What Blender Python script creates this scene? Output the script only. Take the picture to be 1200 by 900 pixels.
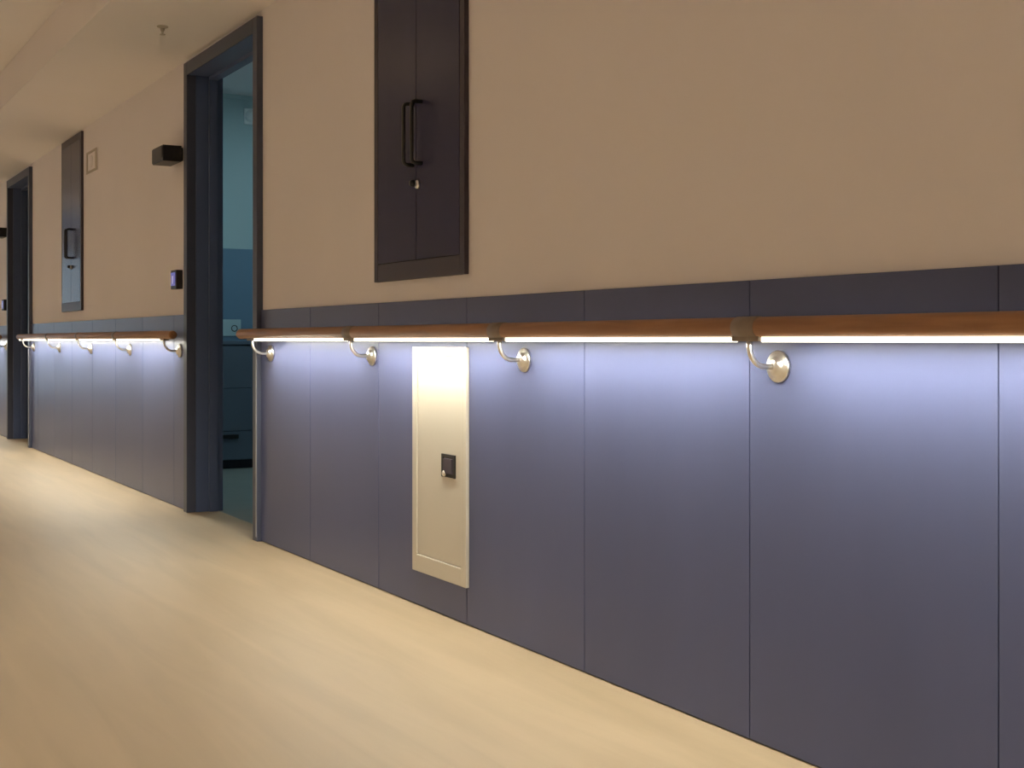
import bpy, bmesh, math, random
from mathutils import Vector, Matrix

random.seed(7)
for o in list(bpy.data.objects):
    bpy.data.objects.remove(o)
scn = bpy.context.scene
C = scn.collection

# ------------------------------------------------------------------ camera
F = 1500.0                      # focal length in pixels of the 1200x900 frame
XV, YV = -273.0, 398.5          # vanishing point of the corridor in the photograph
H = 0.90                        # eye height
A = math.atan((600 - XV) / F)   # angle between the view axis and the corridor
D = H * math.cos(A) / 0.4075    # distance from the eye to the panelled wall
cam_d = bpy.data.cameras.new('camera')
cam = bpy.data.objects.new('camera', cam_d)
C.objects.link(cam)
cam_d.sensor_width = 36.0
cam_d.lens = F / 1200 * 36.0
cam_d.shift_y = -(450 - YV) / 1200
cam_d.clip_start = 0.02
cam.location = (0, -D, H)
cam.rotation_euler = (math.pi / 2, 0, math.pi / 2 - A)
scn.camera = cam

# ------------------------------------------------------------------ world and exposure
world = bpy.data.worlds.new('world')
scn.world = world
world.use_nodes = True
world.node_tree.nodes['Background'].inputs[0].default_value = (0.45, 0.6, 0.8, 1)
world.node_tree.nodes['Background'].inputs[1].default_value = 0.5
scn.view_settings.view_transform = 'Standard'
scn.view_settings.look = 'None'
scn.view_settings.gamma = 1.0
scn.view_settings.use_curve_mapping = False
scn.view_settings.exposure = 0.0

LED_STRENGTH = 134.0
WARM_FILL_STRENGTH = 2.0  # emission of the lamps added for warm ambient light
LED_COLOR = (1.0, 0.96, 0.80)

def S(x, q=0.0):                # distance along the corridor of photo column x on the plane q in front of the panels
    return F * (D - q) / math.cos(A) ** 2 / (x - XV) - (D - q) * math.tan(A)
def Z(x, y, q=0.0):             # height of photo point x, y on that plane
    return H + (YV - y) * (D - q) / ((x - XV) * math.cos(A))
KS = F * D / math.cos(A) ** 2
def SU(iu):                     # distance along the corridor for an inverse pixel offset from the vanishing point
    return KS * iu - D * math.tan(A)

# ------------------------------------------------------------------ materials
def mat(name, color, rough=0.5, metal=0.0, spec=0.5, noise=None, stretch=(1, 1, 1), amount=0.0, bump=0.0, bump_scale=200, emit=None, estr=0.0):
    m = bpy.data.materials.new(name)
    m.use_nodes = True
    nt = m.node_tree
    b = nt.nodes['Principled BSDF']
    b.inputs['Base Color'].default_value = (*color, 1)
    b.inputs['Roughness'].default_value = rough
    b.inputs['Metallic'].default_value = metal
    b.inputs['Specular IOR Level'].default_value = spec
    if emit:
        b.inputs['Emission Color'].default_value = (*emit, 1)
        b.inputs['Emission Strength'].default_value = estr
    if noise or bump:
        tc = nt.nodes.new('ShaderNodeTexCoord')
        mp = nt.nodes.new('ShaderNodeMapping')
        mp.inputs['Scale'].default_value = stretch
        nt.links.new(tc.outputs['Object'], mp.inputs['Vector'])
    if noise:
        n = nt.nodes.new('ShaderNodeTexNoise')
        n.inputs['Scale'].default_value = noise
        n.inputs['Detail'].default_value = 5
        nt.links.new(mp.outputs[0], n.inputs['Vector'])
        r = nt.nodes.new('ShaderNodeValToRGB')
        r.color_ramp.elements[0].position = 0.3
        r.color_ramp.elements[1].position = 0.7
        r.color_ramp.elements[0].color = (*[c * (1 - amount) for c in color], 1)
        r.color_ramp.elements[1].color = (*[min(1, c * (1 + amount)) for c in color], 1)
        nt.links.new(n.outputs['Fac'], r.inputs['Fac'])
        nt.links.new(r.outputs['Color'], b.inputs['Base Color'])
    if bump:
        n2 = nt.nodes.new('ShaderNodeTexNoise')
        n2.inputs['Scale'].default_value = bump_scale
        n2.inputs['Detail'].default_value = 3
        nt.links.new(tc.outputs['Object'], n2.inputs['Vector'])
        bp = nt.nodes.new('ShaderNodeBump')
        bp.inputs['Strength'].default_value = bump
        bp.inputs['Distance'].default_value = 0.002
        nt.links.new(n2.outputs['Fac'], bp.inputs['Height'])
        nt.links.new(bp.outputs['Normal'], b.inputs['Normal'])
    return m

M = {}
M['plaster'] = mat('wall_paint', (0.87, 0.82, 0.83), 0.75, noise=1.3, amount=0.02, bump=0.08, bump_scale=260)
M['ceiling'] = mat('ceiling_paint', (0.91, 0.86, 0.85), 0.85, noise=0.8, amount=0.02)
M['panel'] = mat('slate_laminate', (0.092, 0.106, 0.208), 0.30, spec=0.25, noise=3.0, stretch=(1, 1, 0.25), amount=0.05, bump=0.05, bump_scale=350)
M['panel_bounce'] = mat('beige_bounce_laminate', (0.46, 0.38, 0.30), 0.35, noise=3.0, stretch=(1, 1, 0.25), amount=0.04)  # tone chosen so the unseen opposite wall bounces warm light
M['joint'] = mat('joint_shadow_gap', (0.05, 0.048, 0.065), 0.8, noise=8, amount=0.1)
M['frame'] = mat('door_frame_lacquer', (0.095, 0.130, 0.250), 0.4, noise=4, amount=0.05)
M['architrave'] = mat('architrave_lacquer', (0.070, 0.078, 0.120), 0.42, spec=0.35, noise=4, amount=0.05)
M['cabinet'] = mat('cabinet_lacquer', (0.036, 0.036, 0.085), 0.24, spec=0.22, noise=5, stretch=(1, 1, 0.2), amount=0.05)
M['cabinet_frame'] = mat('cabinet_edge_lacquer', (0.055, 0.044, 0.060), 0.4, spec=0.3, noise=5, amount=0.05)
M['black'] = mat('black_powder_coat', (0.012, 0.011, 0.012), 0.4, noise=30, amount=0.1)
M['steel'] = mat('satin_steel', (0.88, 0.86, 0.83), 0.3, metal=1.0, noise=60, amount=0.05)
M['sleeve'] = mat('brushed_sleeve_metal', (0.24, 0.19, 0.15), 0.45, metal=0.5, noise=40, amount=0.08)
M['white'] = mat('cream_enamel', (0.57, 0.525, 0.45), 0.35, noise=3, amount=0.03)
M['led'] = mat('led_diffuser', (0.9, 0.9, 0.88), 0.5, emit=LED_COLOR, estr=LED_STRENGTH, noise=20, amount=0.01)
M['led_side'] = mat('led_profile_side', (0.9, 0.9, 0.88), 0.5, emit=LED_COLOR, estr=2.2, noise=20, amount=0.01)
M['guard'] = mat('grey_edge_guard', (0.27, 0.27, 0.30), 0.4, noise=10, amount=0.05)
M['plate'] = mat('beige_plate', (0.50, 0.44, 0.37), 0.5, noise=10, amount=0.04)
M['screen'] = mat('reader_screen', (0.02, 0.02, 0.06), 0.2, emit=(0.16, 0.14, 0.62), estr=0.45, noise=10, amount=0.1)
M['screen_key'] = mat('reader_light_icon', (0.5, 0.5, 0.7), 0.3, emit=(0.5, 0.45, 0.85), estr=0.35, noise=10, amount=0.1)
M['room_wall'] = mat('room_wall_paint', (0.48, 0.60, 0.62), 0.7, noise=1.2, amount=0.03)
M['white_plastic'] = mat('white_plastic', (0.85, 0.87, 0.87), 0.4, noise=10, amount=0.02)
M['room_dado'] = mat('room_dado_laminate', (0.17, 0.27, 0.38), 0.45, noise=1.2, amount=0.04)
M['navy'] = mat('navy_lacquer', (0.12, 0.145, 0.19), 0.45, noise=3, amount=0.05)
M['room_floor'] = mat('room_floor_vinyl', (0.27, 0.28, 0.25), 0.4, noise=6, amount=0.06)
M['room_fill'] = mat('room_fill_diffuser', (0.9, 0.95, 1.0), 0.4, emit=(0.58, 0.90, 1.0), estr=13.5, noise=10, amount=0.01)  # diffuser of the lamp added to light the teal room
M['warm_fill'] = mat('warm_fill_diffuser', (0.9, 0.85, 0.8), 0.4, emit=(1.0, 0.70, 0.42), estr=WARM_FILL_STRENGTH, noise=10, amount=0.01)  # diffuser of the added warm ceiling lamps
M['glass_day'] = mat('daylit_glass', (0.5, 0.6, 0.7), 0.15, emit=(0.60, 0.82, 1.0), estr=1.0, noise=1, amount=0.02)

def wood(name, c0, c1, rough, scale, stretch, axis_scale=1.0):
    m = bpy.data.materials.new(name)
    m.use_nodes = True
    nt = m.node_tree
    b = nt.nodes['Principled BSDF']
    b.inputs['Roughness'].default_value = rough
    tc = nt.nodes.new('ShaderNodeTexCoord')
    mp = nt.nodes.new('ShaderNodeMapping')
    mp.inputs['Scale'].default_value = stretch
    nt.links.new(tc.outputs['Object'], mp.inputs['Vector'])
    n = nt.nodes.new('ShaderNodeTexNoise')
    n.inputs['Scale'].default_value = scale
    n.inputs['Detail'].default_value = 6
    n.inputs['Distortion'].default_value = 0.6
    nt.links.new(mp.outputs[0], n.inputs['Vector'])
    r = nt.nodes.new('ShaderNodeValToRGB')
    r.color_ramp.elements[0].position = 0.32
    r.color_ramp.elements[1].position = 0.68
    r.color_ramp.elements[0].color = (*c0, 1)
    r.color_ramp.elements[1].color = (*c1, 1)
    nt.links.new(n.outputs['Fac'], r.inputs['Fac'])
    nt.links.new(r.outputs['Color'], b.inputs['Base Color'])
    rr = nt.nodes.new('ShaderNodeMapRange')
    rr.inputs['To Min'].default_value = rough - 0.06
    rr.inputs['To Max'].default_value = rough + 0.08
    nt.links.new(n.outputs['Fac'], rr.inputs['Value'])
    nt.links.new(rr.outputs['Result'], b.inputs['Roughness'])
    return m
M['floor'] = wood('oak_vinyl', (0.45, 0.345, 0.22), (0.53, 0.41, 0.27), 0.5, 3.0, (0.35, 3.2, 1))
M['rail'] = wood('handrail_wood', (0.25, 0.112, 0.048), (0.36, 0.175, 0.078), 0.42, 9.0, (0.5, 6, 6))

# ------------------------------------------------------------------ mesh helpers
def box(bm, x0, x1, y0, y1, z0, z1, bev=0.0):
    b2 = bmesh.new()
    bmesh.ops.create_cube(b2, size=1)
    bmesh.ops.scale(b2, vec=(abs(x1 - x0), abs(y1 - y0), abs(z1 - z0)), verts=b2.verts)
    bmesh.ops.translate(b2, vec=((x0 + x1) / 2, (y0 + y1) / 2, (z0 + z1) / 2), verts=b2.verts)
    if bev:
        bmesh.ops.bevel(b2, geom=b2.edges[:], offset=bev, segments=2, profile=0.6, affect='EDGES')
    t = bpy.data.meshes.new('t')
    b2.to_mesh(t); b2.free()
    bm.from_mesh(t)
    bpy.data.meshes.remove(t)
    return bm

def bx(*a, **k):
    return box(bmesh.new(), *a, **k)

def tube(bm, pts, r, n=12, caps=True):
    pts = [Vector(p) for p in pts]
    rs = r if isinstance(r, (list, tuple)) else [r] * len(pts)
    rings = []
    up = None
    for i, p in enumerate(pts):
        t = (pts[min(i + 1, len(pts) - 1)] - pts[max(i - 1, 0)]).normalized()
        if up is None:
            up = Vector((0, 0, 1)) if abs(t.z) < 0.9 else Vector((1, 0, 0))
        s = t.cross(up).normalized()
        up = s.cross(t).normalized()
        rings.append([bm.verts.new(p + rs[i] * (math.cos(2 * math.pi * k / n) * s + math.sin(2 * math.pi * k / n) * up)) for k in range(n)])
    for a, b in zip(rings, rings[1:]):
        for k in range(n):
            f = bm.faces.new((a[k], a[(k + 1) % n], b[(k + 1) % n], b[k]))
            f.smooth = True
    if caps:
        bm.faces.new(rings[0][::-1]); bm.faces.new(rings[-1])
    return bm

def lathe(bm, prof, origin, axis, n=24):
    """profile (radius, distance along axis)"""
    ax = Vector(axis).normalized()
    s = ax.cross(Vector((1, 0, 0)) if abs(ax.x) < 0.9 else Vector((0, 0, 1))).normalized()
    u = ax.cross(s)
    o = Vector(origin)
    rings = []
    for r, h in prof:
        rings.append([bm.verts.new(o + ax * h + r * (math.cos(2 * math.pi * k / n) * s + math.sin(2 * math.pi * k / n) * u)) for k in range(n)])
    for a, b in zip(rings, rings[1:]):
        for k in range(n):
            f = bm.faces.new((a[k], a[(k + 1) % n], b[(k + 1) % n], b[k])); f.smooth = True
    bm.faces.new(rings[0][::-1]); bm.faces.new(rings[-1])
    return bm

def obj(name, bm, m, parent=None, smooth=False):
    bmesh.ops.recalc_face_normals(bm, faces=bm.faces[:])
    me = bpy.data.meshes.new(name)
    bm.to_mesh(me); bm.free()
    me.materials.append(m if not isinstance(m, str) else M[m])
    o = bpy.data.objects.new(name, me)
    C.objects.link(o)
    if parent:
        o.parent = parent
        o.matrix_parent_inverse = parent.matrix_world.inverted() if False else Matrix.Identity(4)
    return o

def struct(name, bm, m):
    o = obj(name, bm, m); o['kind'] = 'structure'
    return o

def thing(name, label, cat, loc, group=None):
    o = bpy.data.objects.new(name, None)
    o.empty_display_size = 0.05
    C.objects.link(o)
    o.location = loc
    o['label'] = label; o['category'] = cat
    if group: o['group'] = group
    return o

def copy_tree(o, parent=None):
    c = o.copy(); C.objects.link(c)
    if parent: c.parent = parent
    for ch in list(o.children): copy_tree(ch, c)
    return c

# ------------------------------------------------------------------ layout
PW = KS * 1.755e-4                    # panel width
PERIOD = KS * 1.499e-3                # distance from one door to the next
D1R, D1L = S(306), S(219.5)           # first door, outer edges of its frame
DW = D1L - D1R
D2R, D2L = D1R + PERIOD, D1L + PERIOD
S0, S1 = -4.0, 18.0                   # ends of the corridor
ZC = H + 0.669 * D / math.cos(A)      # low ceiling along the walls
ZDOOR = H + 0.656 * D / math.cos(A)   # top of the door frames
ZP = H + 0.0608 * D / math.cos(A)     # top of the panels
TRAY = 0.23                           # rise of the middle of the ceiling
DT = (ZC - H) * math.cos(A) / 0.99    # lateral position of the tray edge
YT = DT - D                           # y of the tray edge
WID = 2.85                            # corridor width
YL = -WID                             # opposite wall face
PT = 0.008                            # panels stand this far off the plaster
TH = 0.15

# floor
fl = struct('floor', bx(-S1 - 0.2, -S0 + 0.2, YL - 0.2, TH + PT - 0.012, -0.08, 0), 'floor')

# ceiling with its raised middle
bm = bmesh.new()
YT2 = YL + (-YT)
box(bm, -S1 - .2, -S0 + .2, YT, TH + PT, ZC, ZC + TRAY + 0.1)
box(bm, -S1 - .2, -S0 + .2, YL - 0.2, YT2, ZC, ZC + TRAY + 0.1)
box(bm, -S1 - .2, -S0 + .2, YT2, YT, ZC + TRAY, ZC + TRAY + 0.1)
ceil = struct('ceiling', bm, 'ceiling')

# walls: plaster, with openings for the doors
def wall(name, y0, y1, openings):
    bm = bmesh.new()
    s = S0
    for a, b in openings:
        box(bm, -a, -s, y0, y1, 0, ZC)
        box(bm, -b, -a, y0, y1, ZDOOR - 0.03, ZC)
        s = b
    box(bm, -S1, -s, y0, y1, 0, ZC)
    return struct(name, bm, 'plaster')
IN = 0.035
wr = wall('wall_right', PT, PT + TH, [(D1R + IN, D1L - IN), (D2R + IN, D2L - IN)])
wl = wall('wall_left', YL - TH - PT, YL - PT, [])
wb = struct('wall_back', bx(-S0, -S0 + 0.2, YL - PT, PT, 0, ZC), 'plaster')
we_bm = bmesh.new()
GY0, GY1 = -D - 0.75, -D + 1.15       # glazed door at the far end
box(we_bm, -S1 - 0.2, -S1, YL - PT, GY0, 0, ZC)
box(we_bm, -S1 - 0.2, -S1, GY1, PT, 0, ZC)
box(we_bm, -S1 - 0.2, -S1, GY0, GY1, 2.12, ZC)
we = struct('wall_end', we_bm, 'plaster')

# unseen slim lamps added in the raised ceiling for warm ambient light
yc = (YT + YT2) / 2
for k in range(7):
    t = thing('ceiling_lamp', 'unseen warm fill lamp added along the middle of the raised ceiling', 'lamp', (-(-2.2 + k * 3.0), yc, ZC + TRAY), 'fill lamps added in the raised ceiling')
    obj('fill_lamp_housing', bx(-0.62, 0.62, -0.07, 0.07, -0.045, 0, bev=0.006), 'white', t)
    obj('fill_lamp_diffuser', bx(-0.6, 0.6, -0.055, 0.055, -0.055, -0.04, bev=0.004), 'warm_fill', t)

# panels: joints lie on a regular grid
joint0 = S(1170)
def panel_run(parent, a, b, y_face, y_back, m='panel'):
    ks = [joint0 + k * PW for k in range(-12, 40)]
    cuts = [a] + [k for k in ks if a + 0.02 < k < b - 0.02] + [b]
    for p, q in zip(cuts, cuts[1:]):
        bm = bx(-q + 0.0014, -p - 0.0014, y_face, y_back, 0.004, ZP, bev=0.0012)
        obj('wall_panel', bm, m, parent)
    obj('panel_backing', bx(-b, -a, (y_face + 0.75 * (y_back - y_face)), y_back, 0.0, ZP - 0.003), 'joint', parent)
for a, b in ((S0, D1R), (D1L, D2R), (D2L, S1)):
    panel_run(wr, a, b, 0.0, PT)
panel_run(wl, S0, S1, YL, YL - PT, 'panel_bounce')  # out of view, beige to give warm bounce light

# ------------------------------------------------------------------ doors (frames lining the openings)
def door(name, sr, sl):
    tw, top = 0.058, 0.068
    head = struct(name, bx(-sl + IN - 0.012, -sr - IN + 0.012, -0.014, TH + PT + 0.014, ZDOOR - top, ZDOOR - 0.03, bev=0.002), 'frame')
    # architraves on the corridor side
    for a, b in ((sr, sr + tw), (sl - tw, sl)):
        obj('architrave', bx(-b, -a, -0.020, PT + 0.02, 0.0, ZDOOR, bev=0.003), 'architrave', head)
    obj('head_architrave', bx(-sl + tw, -sr - tw, -0.020, PT + 0.02, ZDOOR - top, ZDOOR, bev=0.003), 'architrave', head)
    # jamb linings, each stepped for the leaf
    for a, b, sgn in ((sr + 0.033, sr + tw + 0.006, 1), (sl - tw - 0.006, sl - 0.033, -1)):
        bm = bx(-b, -a, PT + 0.02, TH + PT + 0.014, 0.0, ZDOOR - top + 0.002, bev=0.002)
        obj('jamb', bm, 'frame', head)
        e = b if sgn > 0 else a
        obj('door_stop', bx(-(e + sgn * 0.016), -(e - 0.002 * sgn), 0.095, 0.14, 0.0, ZDOOR - top - 0.018, bev=0.002), 'frame', head)
    obj('door_stop', bx(-sl + tw + 0.008, -sr - tw - 0.008, 0.095, 0.14, ZDOOR - top - 0.018, ZDOOR - top + 0.001, bev=0.002), 'frame', head)
    return head
d1 = door('door_1', D1R, D1L)
d2 = door('door_2', D2R, D2L)
# thin bright metal edge guard on the near side of each frame
for d, s in ((d1, D1R), (d2, D2R)):
    obj('edge_guard', bx(-s - 0.012, -s - 0.001, -0.0235, -0.019, 0.02, Z(306, 412), bev=0.001), 'guard', d)

# glazed door that lets daylight in at the far end of the corridor
gd = struct('door_3', bx(-S1 - 0.12, -S1 - 0.06, GY0, GY1, 2.05, 2.12, bev=0.004), 'frame')
for y in (GY0, (GY0 + GY1) / 2 - 0.05, GY1 - 0.1):
    obj('stile', bx(-S1 - 0.12, -S1 - 0.06, y, y + 0.1, 0, 2.05, bev=0.004), 'frame', gd)
for y0, y1 in ((GY0 + 0.1, (GY0 + GY1) / 2 - 0.05), ((GY0 + GY1) / 2 + 0.05, GY1 - 0.1)):
    obj('bottom_rail', bx(-S1 - 0.12, -S1 - 0.06, y0, y1, 0, 0.18, bev=0.004), 'frame', gd)
    obj('pane', bx(-S1 - 0.095, -S1 - 0.085, y0, y1, 0.18, 2.05), 'glass_day', gd)

# ------------------------------------------------------------------ rooms behind the doors
def room(tag, sr, sl, lamp):
    sw = S_side + (sr - D1R)
    near = sr - 1.5
    y0, y1 = TH + PT, 3.9
    zc = 2.70
    fo = struct('floor_' + tag, bx(-sw - .1, -near + .1, y0 - 0.012, y1 + .1, -0.08, 0.0), 'room_floor')
    struct('ceiling_' + tag, bx(-sw - .1, -near + .1, y0, y1 + .1, zc, zc + 0.1), 'ceiling')
    a = struct('wall_' + tag + '_side', bx(-sw - .1, -sw, y0, y1, 0, zc), 'room_wall')
    obj('dado_panel', bx(-sw, -sw + 0.008, y0, y1, 0, 1.57, bev=0.001), 'room_dado', a)
    obj('cornice', bx(-sw, -sw + 0.02, y0, y1, zc - 0.03, zc, bev=0.004), 'room_wall', a)
    struct('wall_' + tag + '_back', bx(-sw - .1, -near + .1, y1, y1 + .1, 0, zc), 'room_wall')
    struct('wall_' + tag + '_near', bx(-near, -near + .1, y0, y1, 0, zc), 'room_wall')
    struct('wall_' + tag + '_front', bx(-sw, -near, y0, y0 + 0.004, ZC - 0.002, zc), 'room_wall')
    return sw, zc
S_side = 9.15
sw, zcr = room('room', D1R, D1L, True)
room('store', D2R, D2L, False)

# things on the room's side wall, placed where their rays meet that wall
def side(x, y):
    z = F * 1.0
    # ray: lateral/along from the angle, wall plane at s = sw
    ang = A + math.atan((x - 600) / F)
    lat = sw * math.tan(ang)
    depth = sw * math.cos(A) + lat * math.sin(A)
    return lat - D, H + (YV - y) * depth / F
yy, zz = side(270, 384)
sp = thing('socket_plate', 'pale socket plate on the blue dado inside the open doorway', 'socket', (-sw + 0.008, yy, zz))
obj('plate', bx(0, 0.009, -0.075, 0.075, -0.06, 0.06, bev=0.003), 'room_wall', sp)
obj('socket', lathe(bmesh.new(), [(0.024, 0.0), (0.024, 0.011), (0.019, 0.012), (0.018, 0.006)], (0, 0.025, -0.005), (1, 0, 0)), 'black', sp)
# low dark cabinet standing against that wall
CD = 0.436
def front(x, y):
    ang = A + math.atan((x - 600) / F)
    sf = sw - CD
    lat = sf * math.tan(ang)
    return lat - D, H + (YV - y) * (sf * math.cos(A) + lat * math.sin(A)) / F
hy, hz = front(269.5, 511.5)
lc = thing('low_cabinet', 'low dark navy drawer cabinet seen through the doorway into the teal room', 'cabinet', (-sw + 0.022, 0.95, 0))
obj('carcass', bx(0, CD - 0.028, -0.5, 0.5, 0.06, 0.87, bev=0.003), 'navy', lc)
obj('plinth', bx(0.01, CD - 0.06, -0.48, 0.48, 0, 0.062), 'joint', lc)
obj('top_board', bx(0, CD, -0.51, 0.51, 0.868, 0.893, bev=0.003), 'navy', lc)
for z0, z1 in ((0.066, 0.262), (0.266, 0.562), (0.566, 0.864)):
    dr = obj('drawer', bx(CD - 0.03, CD - 0.008, -0.497, 0.497, z0, z1, bev=0.002), 'navy', lc)
    if z0 < 0.1:
        obj('drawer_handle', bx(CD - 0.010, CD + 0.006, hy - 0.95 - 0.055, hy - 0.95 + 0.055, hz - 0.014, hz + 0.014, bev=0.003), 'black', dr)
yy, zz = side(293, 137)
cl = thing('call_light', 'small pale call light high on the wall inside the doorway', 'light', (-sw, yy, zz))
obj('light_base', bx(0, 0.02, -0.05, 0.05, -0.06, 0.06, bev=0.006), 'white_plastic', cl)
obj('light_cover', lathe(bmesh.new(), [(0.045, 0.018), (0.045, 0.04), (0.036, 0.055), (0.016, 0.062)], (0, 0, 0), (1, 0, 0)), 'white_plastic', cl)
# unseen lamp added on that room's ceiling to light its side wall
rl = thing('room_fill_lamp', 'unseen cool ceiling lamp added to light the room behind the doorway', 'lamp', (-sw + 1.5, 1.3, zcr))
obj('fill_lamp_housing', bx(-0.3, 0.3, -0.3, 0.3, -0.05, 0.0, bev=0.01), 'white', rl)
obj('fill_lamp_diffuser', bx(-0.27, 0.27, -0.27, 0.27, -0.062, -0.048, bev=0.005), 'room_fill', rl)

# ------------------------------------------------------------------ handrails with lit strip
QR, RR = 0.085, 0.0225
ZR = H + 0.0268
ZL0, ZL1 = H - 0.0048, H + 0.0075       # lit strip
def arm_path():
    z0, z1, q1, r = ZL0 + 0.004, H - 0.058, 0.0, 0.045
    pts = [(0, -QR, z0)]
    c = (-QR + r, z1 + r)
    for k in range(9):
        t = math.pi + (math.pi / 2) * k / 8
        pts.append((0, c[0] + r * math.cos(t), c[1] + r * math.sin(t)))
    pts.append((0, -0.004, z1))
    return pts

def handrail(label, sa, sb, mounts, side_sign=1, y_wall=0.0):
    """rail running from sa to sb (sa < sb) with brackets at the given distances"""
    root = thing('handrail', label, 'handrail', (-(sa + sb) / 2, y_wall, 0), None)
    cx = (sa + sb) / 2
    X = lambda s: cx - s
    def mk(name, bm, m, par):
        if side_sign < 0:
            bmesh.ops.scale(bm, vec=(1, -1, 1), verts=bm.verts)
        return obj(name, bm, m, par)
    e = 0.012
    mk('rail', tube(bmesh.new(), [(X(sa), -QR, ZR), (X(sa + 0.004), -QR, ZR), (X(sa + e), -QR, ZR), (X(sb - e), -QR, ZR), (X(sb - 0.004), -QR, ZR), (X(sb), -QR, ZR)],
                    [RR * 0.72, RR * 0.93, RR, RR, RR * 0.93, RR * 0.72], n=24), 'rail', root)
    # strip segments between the brackets
    g = 0.049
    edges = [sa + 0.07] + [v for m_ in mounts for v in (m_ - g, m_ + g)] + [sb - 0.07]
    if mounts[0] - sa < 0.2: edges = edges[2:]; edges[0] = mounts[0] + 0.06
    if sb - mounts[-1] < 0.2: edges = edges[:-2]; edges[-1] = mounts[-1] - 0.02
    for p, q in zip(edges[0::2], edges[1::2]):
        bm = bmesh.new()
        w = 0.0095
        prof = [(-w, ZL1), (-w, ZL0 + 0.0015), (-w + 0.0015, ZL0), (w - 0.0015, ZL0), (w, ZL0 + 0.0015), (w, ZL1)]
        ra = [bm.verts.new((X(p), -QR + a, z)) for a, z in prof]
        rb = [bm.verts.new((X(q), -QR + a, z)) for a, z in prof]
        for k in range(len(prof)):
            k2 = (k + 1) % len(prof)
            f = bm.faces.new((ra[k], ra[k2], rb[k2], rb[k]))
            f.material_index = 0 if k == 2 else 1
        bm.faces.new(ra).material_index = 1; bm.faces.new(rb[::-1]).material_index = 1
        mk('led_strip', bm, 'led', root).data.materials.append(M['led_side'])
    for m_ in mounts:
        bm = bmesh.new()
        zr = H - 0.058
        lathe(bm, [(0.0355, 0.0), (0.0355, 0.005), (0.033, 0.008), (0.024, 0.009), (0.021, 0.014), (0.017, 0.019), (0.008, 0.0215)], (X(m_), 0, zr), (0, -1, 0))
        br = mk('bracket', bm, 'steel', root)
        mk('bracket_arm', tube(bmesh.new(), [(X(m_) + x, y, z) for x, y, z in arm_path()], 0.0062), 'steel', br)
        bm = bmesh.new()
        box(bm, X(m_) - 0.044, X(m_) + 0.044, -QR - 0.013, -QR + 0.013, ZL0 + 0.002, ZL1 + 0.002, bev=0.003)
        mk('saddle', bm, 'sleeve', br)
        if mounts[0] < m_ < mounts[-1] or sa < -3 and m_ == mounts[0]:
            mk('sleeve', lathe(bmesh.new(), [(RR + 0.0005, -0.036), (RR + 0.0016, -0.035), (RR + 0.0016, 0.035), (RR + 0.0005, 0.036)], (X(m_), -QR, ZR), (1, 0, 0)), 'sleeve', br)
    return root

mA = [SU(1.692e-3 - k * 2.83e-4) for k in range(9)][::-1]
handrail('wooden handrail with white lit underside passing over the cream access panel', S0 + 0.25, S(281.5, QR), [m_ for m_ in mA if m_ > S0 + 0.4])
mB = [SU(2.066e-3 + k * 2.825e-4) for k in range(5)]
sB0, sB1 = S(203, QR), S(22, QR)
handrail('wooden handrail with white lit underside between the two blue door frames', sB0, sB1, mB)
sh = D2L - D1L
mC = [m_ + sh for m_ in mB if m_ + sh < S1 - 0.4]
handrail('wooden handrail with white lit underside beyond the farther door frame', sB0 + sh, S1 - 0.3, mC)
mO = [S0 + 0.6 + k * 1.09 for k in range(20)]
handrail('unseen wooden handrail with lit underside added for its light on the opposite corridor wall', S0 + 0.25, mO[-1] + 0.08, mO, -1, YL)  # out of view, added for the light of its strip

# ------------------------------------------------------------------ wall cabinets above the panels
def cabinet(label, sr, sl):
    zb = Z(443, 331)
    zt = ZC - 0.012
    w = sl - sr
    t = thing('wall_cabinet', label, 'cabinet', (-(sr + sl) / 2, PT, zb), 'two-door service cabinets on the corridor wall')
    h = zt - zb
    a, b = -w / 2, w / 2
    fw = 0.032
    obj('back_panel', bx(a + 0.01, b - 0.01, -0.004, 0.0, 0.01, h - 0.01), 'joint', t)
    for x0, x1 in ((a, a + fw), (b - fw, b)):
        obj('frame_side', bx(x0, x1, -0.017, 0.0, 0, h, bev=0.002), 'cabinet_frame', t)
    for z0, z1 in ((0, 0.062), (h - 0.05, h)):
        obj('frame_rail', bx(a + fw, b - fw, -0.0165, 0.0, z0, z1, bev=0.002), 'cabinet_frame', t)
    c = -(S(490.5) - (S(441) + S(547)) / 2)
    for x0, x1, k in ((a + fw + 0.002, c - 0.0016, -1), (c + 0.0016, b - fw - 0.002, 1)):
        dr = obj('cabinet_door', bx(x0, x1, -0.0175, -0.002, 0.064, h - 0.052, bev=0.0018), 'cabinet', t)
        hx = c + 0.012 + k * 0.031
        z0, z1 = Z(484, 189, 0.055) - zb, Z(484, 116, 0.055) - zb
        yh = -0.055
        r = 0.012
        pts = [(hx, -0.016, z0), (hx, yh + r, z0), (hx, yh + r * 0.3, z0 + r * 0.3), (hx, yh, z0 + r), (hx, yh, z1 - r), (hx, yh + r * 0.3, z1 - r * 0.3), (hx, yh + r, z1), (hx, -0.016, z1)]
        obj('pull_handle', tube(bmesh.new(), pts, 0.0065, n=10), 'black', dr)
        if k > 0:
            zk = Z(494, 216) - zb
            lk = obj('lock', lathe(bmesh.new(), [(0.015, 0.0), (0.015, 0.006), (0.012, 0.010), (0.007, 0.0105)], (c + 0.016, -0.017, zk), (0, -1, 0)), 'steel', dr)
            obj('lock_cap', lathe(bmesh.new(), [(0.011, 0.0), (0.012, 0.018), (0.009, 0.024), (0.004, 0.026)], (c + 0.003, -0.017, zk + 0.004), (0, -1, 0)), 'black', dr)
    return t
cabinet('dark two-door wall cabinet directly above the cream access panel', S(547), S(441))
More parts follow.
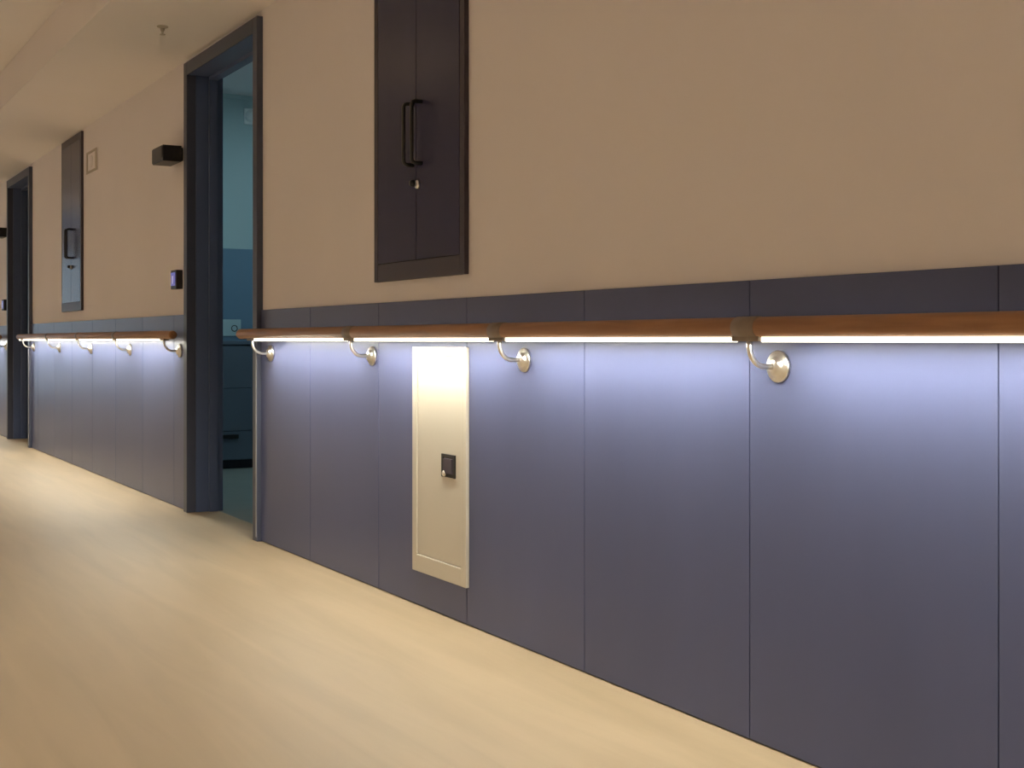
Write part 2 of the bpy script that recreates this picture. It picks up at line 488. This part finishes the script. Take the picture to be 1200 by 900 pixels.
cabinet('dark two-door wall cabinet between the two blue door frames', S(547) + PERIOD - 0.05, S(441) + PERIOD - 0.05)

# ------------------------------------------------------------------ cream access panel below the handrail
sr, sl = S(550), S(487)
zb, zt = 0.5 * (Z(550, 688) + Z(487, 668)), Z(520, 406.5)
t = thing('access_panel', 'tall cream access panel with a black latch set in the blue wall panels', 'panel', (-(sr + sl) / 2, 0, zb))
w, h = sl - sr, zt - zb
a, b, fw = -w / 2, w / 2, 0.034
obj('backing', bx(a + 0.01, b - 0.01, -0.003, 0, 0.01, h - 0.01), 'joint', t)
for x0, x1 in ((a, a + fw), (b - fw, b)):
    obj('frame_side', bx(x0, x1, -0.013, 0, 0, h, bev=0.003), 'white', t)
for z0, z1 in ((0, 0.058), (h - 0.03, h)):
    obj('frame_rail', bx(a + fw - 0.001, b - fw + 0.001, -0.0125, 0, z0, z1, bev=0.003), 'white', t)
hatch = obj('hatch_door', bx(a + fw + 0.001, b - fw - 0.001, -0.0085, -0.001, 0.0595, h - 0.0315, bev=0.0015), 'white', t)
cx = -(S(529) - (sr + sl) / 2)
cz = Z(529, 546) - zb
lw, lh = 0.047, 0.0375
la = obj('latch', bx(cx - lw, cx + lw, -0.0095, -0.004, cz - lh, cz + lh, bev=0.001), 'black', hatch)
for x0, x1, z0, z1 in ((cx - lw, cx - lw + 0.014, cz - lh, cz + lh), (cx + lw - 0.012, cx + lw, cz - lh, cz + lh), (cx - lw + 0.014, cx + lw - 0.012, cz + lh - 0.01, cz + lh)):
    obj('latch_bezel', bx(x0, x1, -0.0135, -0.008, z0, z1, bev=0.0015), 'black', hatch)
obj('latch_paddle', bx(cx - lw + 0.018, cx + lw - 0.016, -0.016, -0.009, cz - lh + 0.012, cz + lh - 0.013, bev=0.003), M['cabinet_frame'], hatch)
obj('latch_key', lathe(bmesh.new(), [(0.0095, 0), (0.0095, 0.004), (0.007, 0.006), (0.003, 0.0065)], (cx - lw + 0.022, -0.0125, cz - lh + 0.012), (0, -1, 0)), 'steel', hatch)

# ------------------------------------------------------------------ fixtures beside the doors
def wall_lamp(label, off):
    q = 0.105
    sr = S(214) + off
    sl_ = S(178.5, q) + off
    z1, z0 = Z(192, 168.5, q), Z(192, 187.5, q)
    t = thing('wall_fixture', label, 'wall fixture', (-(sr + sl_) / 2, PT, z0), 'black box fixtures beside the doors')
    w, h = sl_ - sr, z1 - z0
    obj('mounting_plate', bx(-w * 0.42, w * 0.42, -0.012, 0, 0.008, h - 0.008, bev=0.002), 'black', t)
    obj('housing', bx(-w / 2, w / 2, -q - PT, -0.012, 0, h, bev=0.004), 'black', t)
    obj('cover', bx(-w / 2 + 0.006, w / 2 - 0.006, -q - PT - 0.004, -q - PT + 0.002, 0.006, h - 0.006, bev=0.002), 'black', t)
    return t
wall_lamp('black box fixture high beside the doorway into the teal room', 0)
wall_lamp('black box fixture on the wall beyond the farther door frame', sh)

def reader(label, off):
    q = 0.028
    sr, sl_ = S(212.5) + off, S(200, q) + off
    z1, z0 = Z(206, 316, q), Z(206, 338.5, q)
    t = thing('door_access_reader', label, 'card reader', (-(sr + sl_) / 2, PT, z0), 'access readers beside the doors')
    w, h = sl_ - sr, z1 - z0
    obj('reader_body', bx(-w / 2, w / 2, -q - PT, 0, 0, h, bev=0.004), 'black', t)
    obj('reader_screen', bx(-w / 2 + 0.008, w / 2 - 0.016, -q - PT - 0.0012, -q - PT + 0.001, 0.018, h - 0.013, bev=0.0005), 'screen', t)
    obj('reader_icon', bx(-w / 2 + 0.03, -w / 2 + 0.055, -q - PT - 0.002, -q - PT, 0.03, h - 0.03, bev=0.0005), 'screen_key', t)
    return t
reader('black reader with a violet screen beside the doorway into the teal room', 0)
reader('black reader with a violet screen beyond the farther door frame', sh)

# framed plate on the plaster
sr, sl = S(113.5), S(101.8)
z1, z0 = Z(113, 173), Z(113, 199)
t = thing('wall_speaker_plate', 'beige framed plate with a raised middle on the wall between the two door frames', 'wall plate', (-(sr + sl) / 2, PT, z0))
w, h = sl - sr, z1 - z0
obj('plate', bx(-w / 2, w / 2, -0.008, 0, 0, h, bev=0.002), 'plaster', t)
for x0, x1, y0, y1 in ((-w / 2, -w / 2 + 0.035, 0, h), (w / 2 - 0.035, w / 2, 0, h), (-w / 2 + 0.035, w / 2 - 0.035, 0, 0.016), (-w / 2 + 0.035, w / 2 - 0.035, h - 0.016, h)):
    obj('plate_rim', bx(x0, x1, -0.013, -0.006, y0, y1, bev=0.002), 'plate', t)
obj('plate_button', lathe(bmesh.new(), [(0.04, 0), (0.04, 0.008), (0.034, 0.013), (0.012, 0.015)], (0, -0.007, h * 0.5), (0, -1, 0)), 'plaster', t)

# sprinkler head in the ceiling strip
x, y = 190.5, 31
dep = F * (ZC - H) / (YV - y)
ang = A + math.atan((x - 600) / F)
dist = dep / math.cos(math.atan((x - 600) / F))
t = thing('sprinkler_head', 'small metal sprinkler head on the ceiling beside the doorway', 'sprinkler', (-dist * math.cos(ang), -D + dist * math.sin(ang), ZC))
obj('escutcheon', lathe(bmesh.new(), [(0.026, 0), (0.026, 0.003), (0.021, 0.006), (0.012, 0.010)], (0, 0, 0), (0, 0, -1)), 'plate', t)
obj('sprinkler_body', lathe(bmesh.new(), [(0.010, 0.008), (0.010, 0.018), (0.006, 0.024), (0.004, 0.026)], (0, 0, 0), (0, 0, -1)), 'plate', t)
for s_ in (-1, 1):
    obj('yoke_arm', tube(bmesh.new(), [(s_ * 0.008, 0, -0.016), (s_ * 0.013, 0, -0.025), (s_ * 0.003, 0, -0.038)], 0.002, n=8), 'plate', t)
obj('deflector', lathe(bmesh.new(), [(0.013, 0.037), (0.013, 0.039), (0.01, 0.040), (0.003, 0.0405)], (0, 0, 0), (0, 0, -1)), 'plate', t)
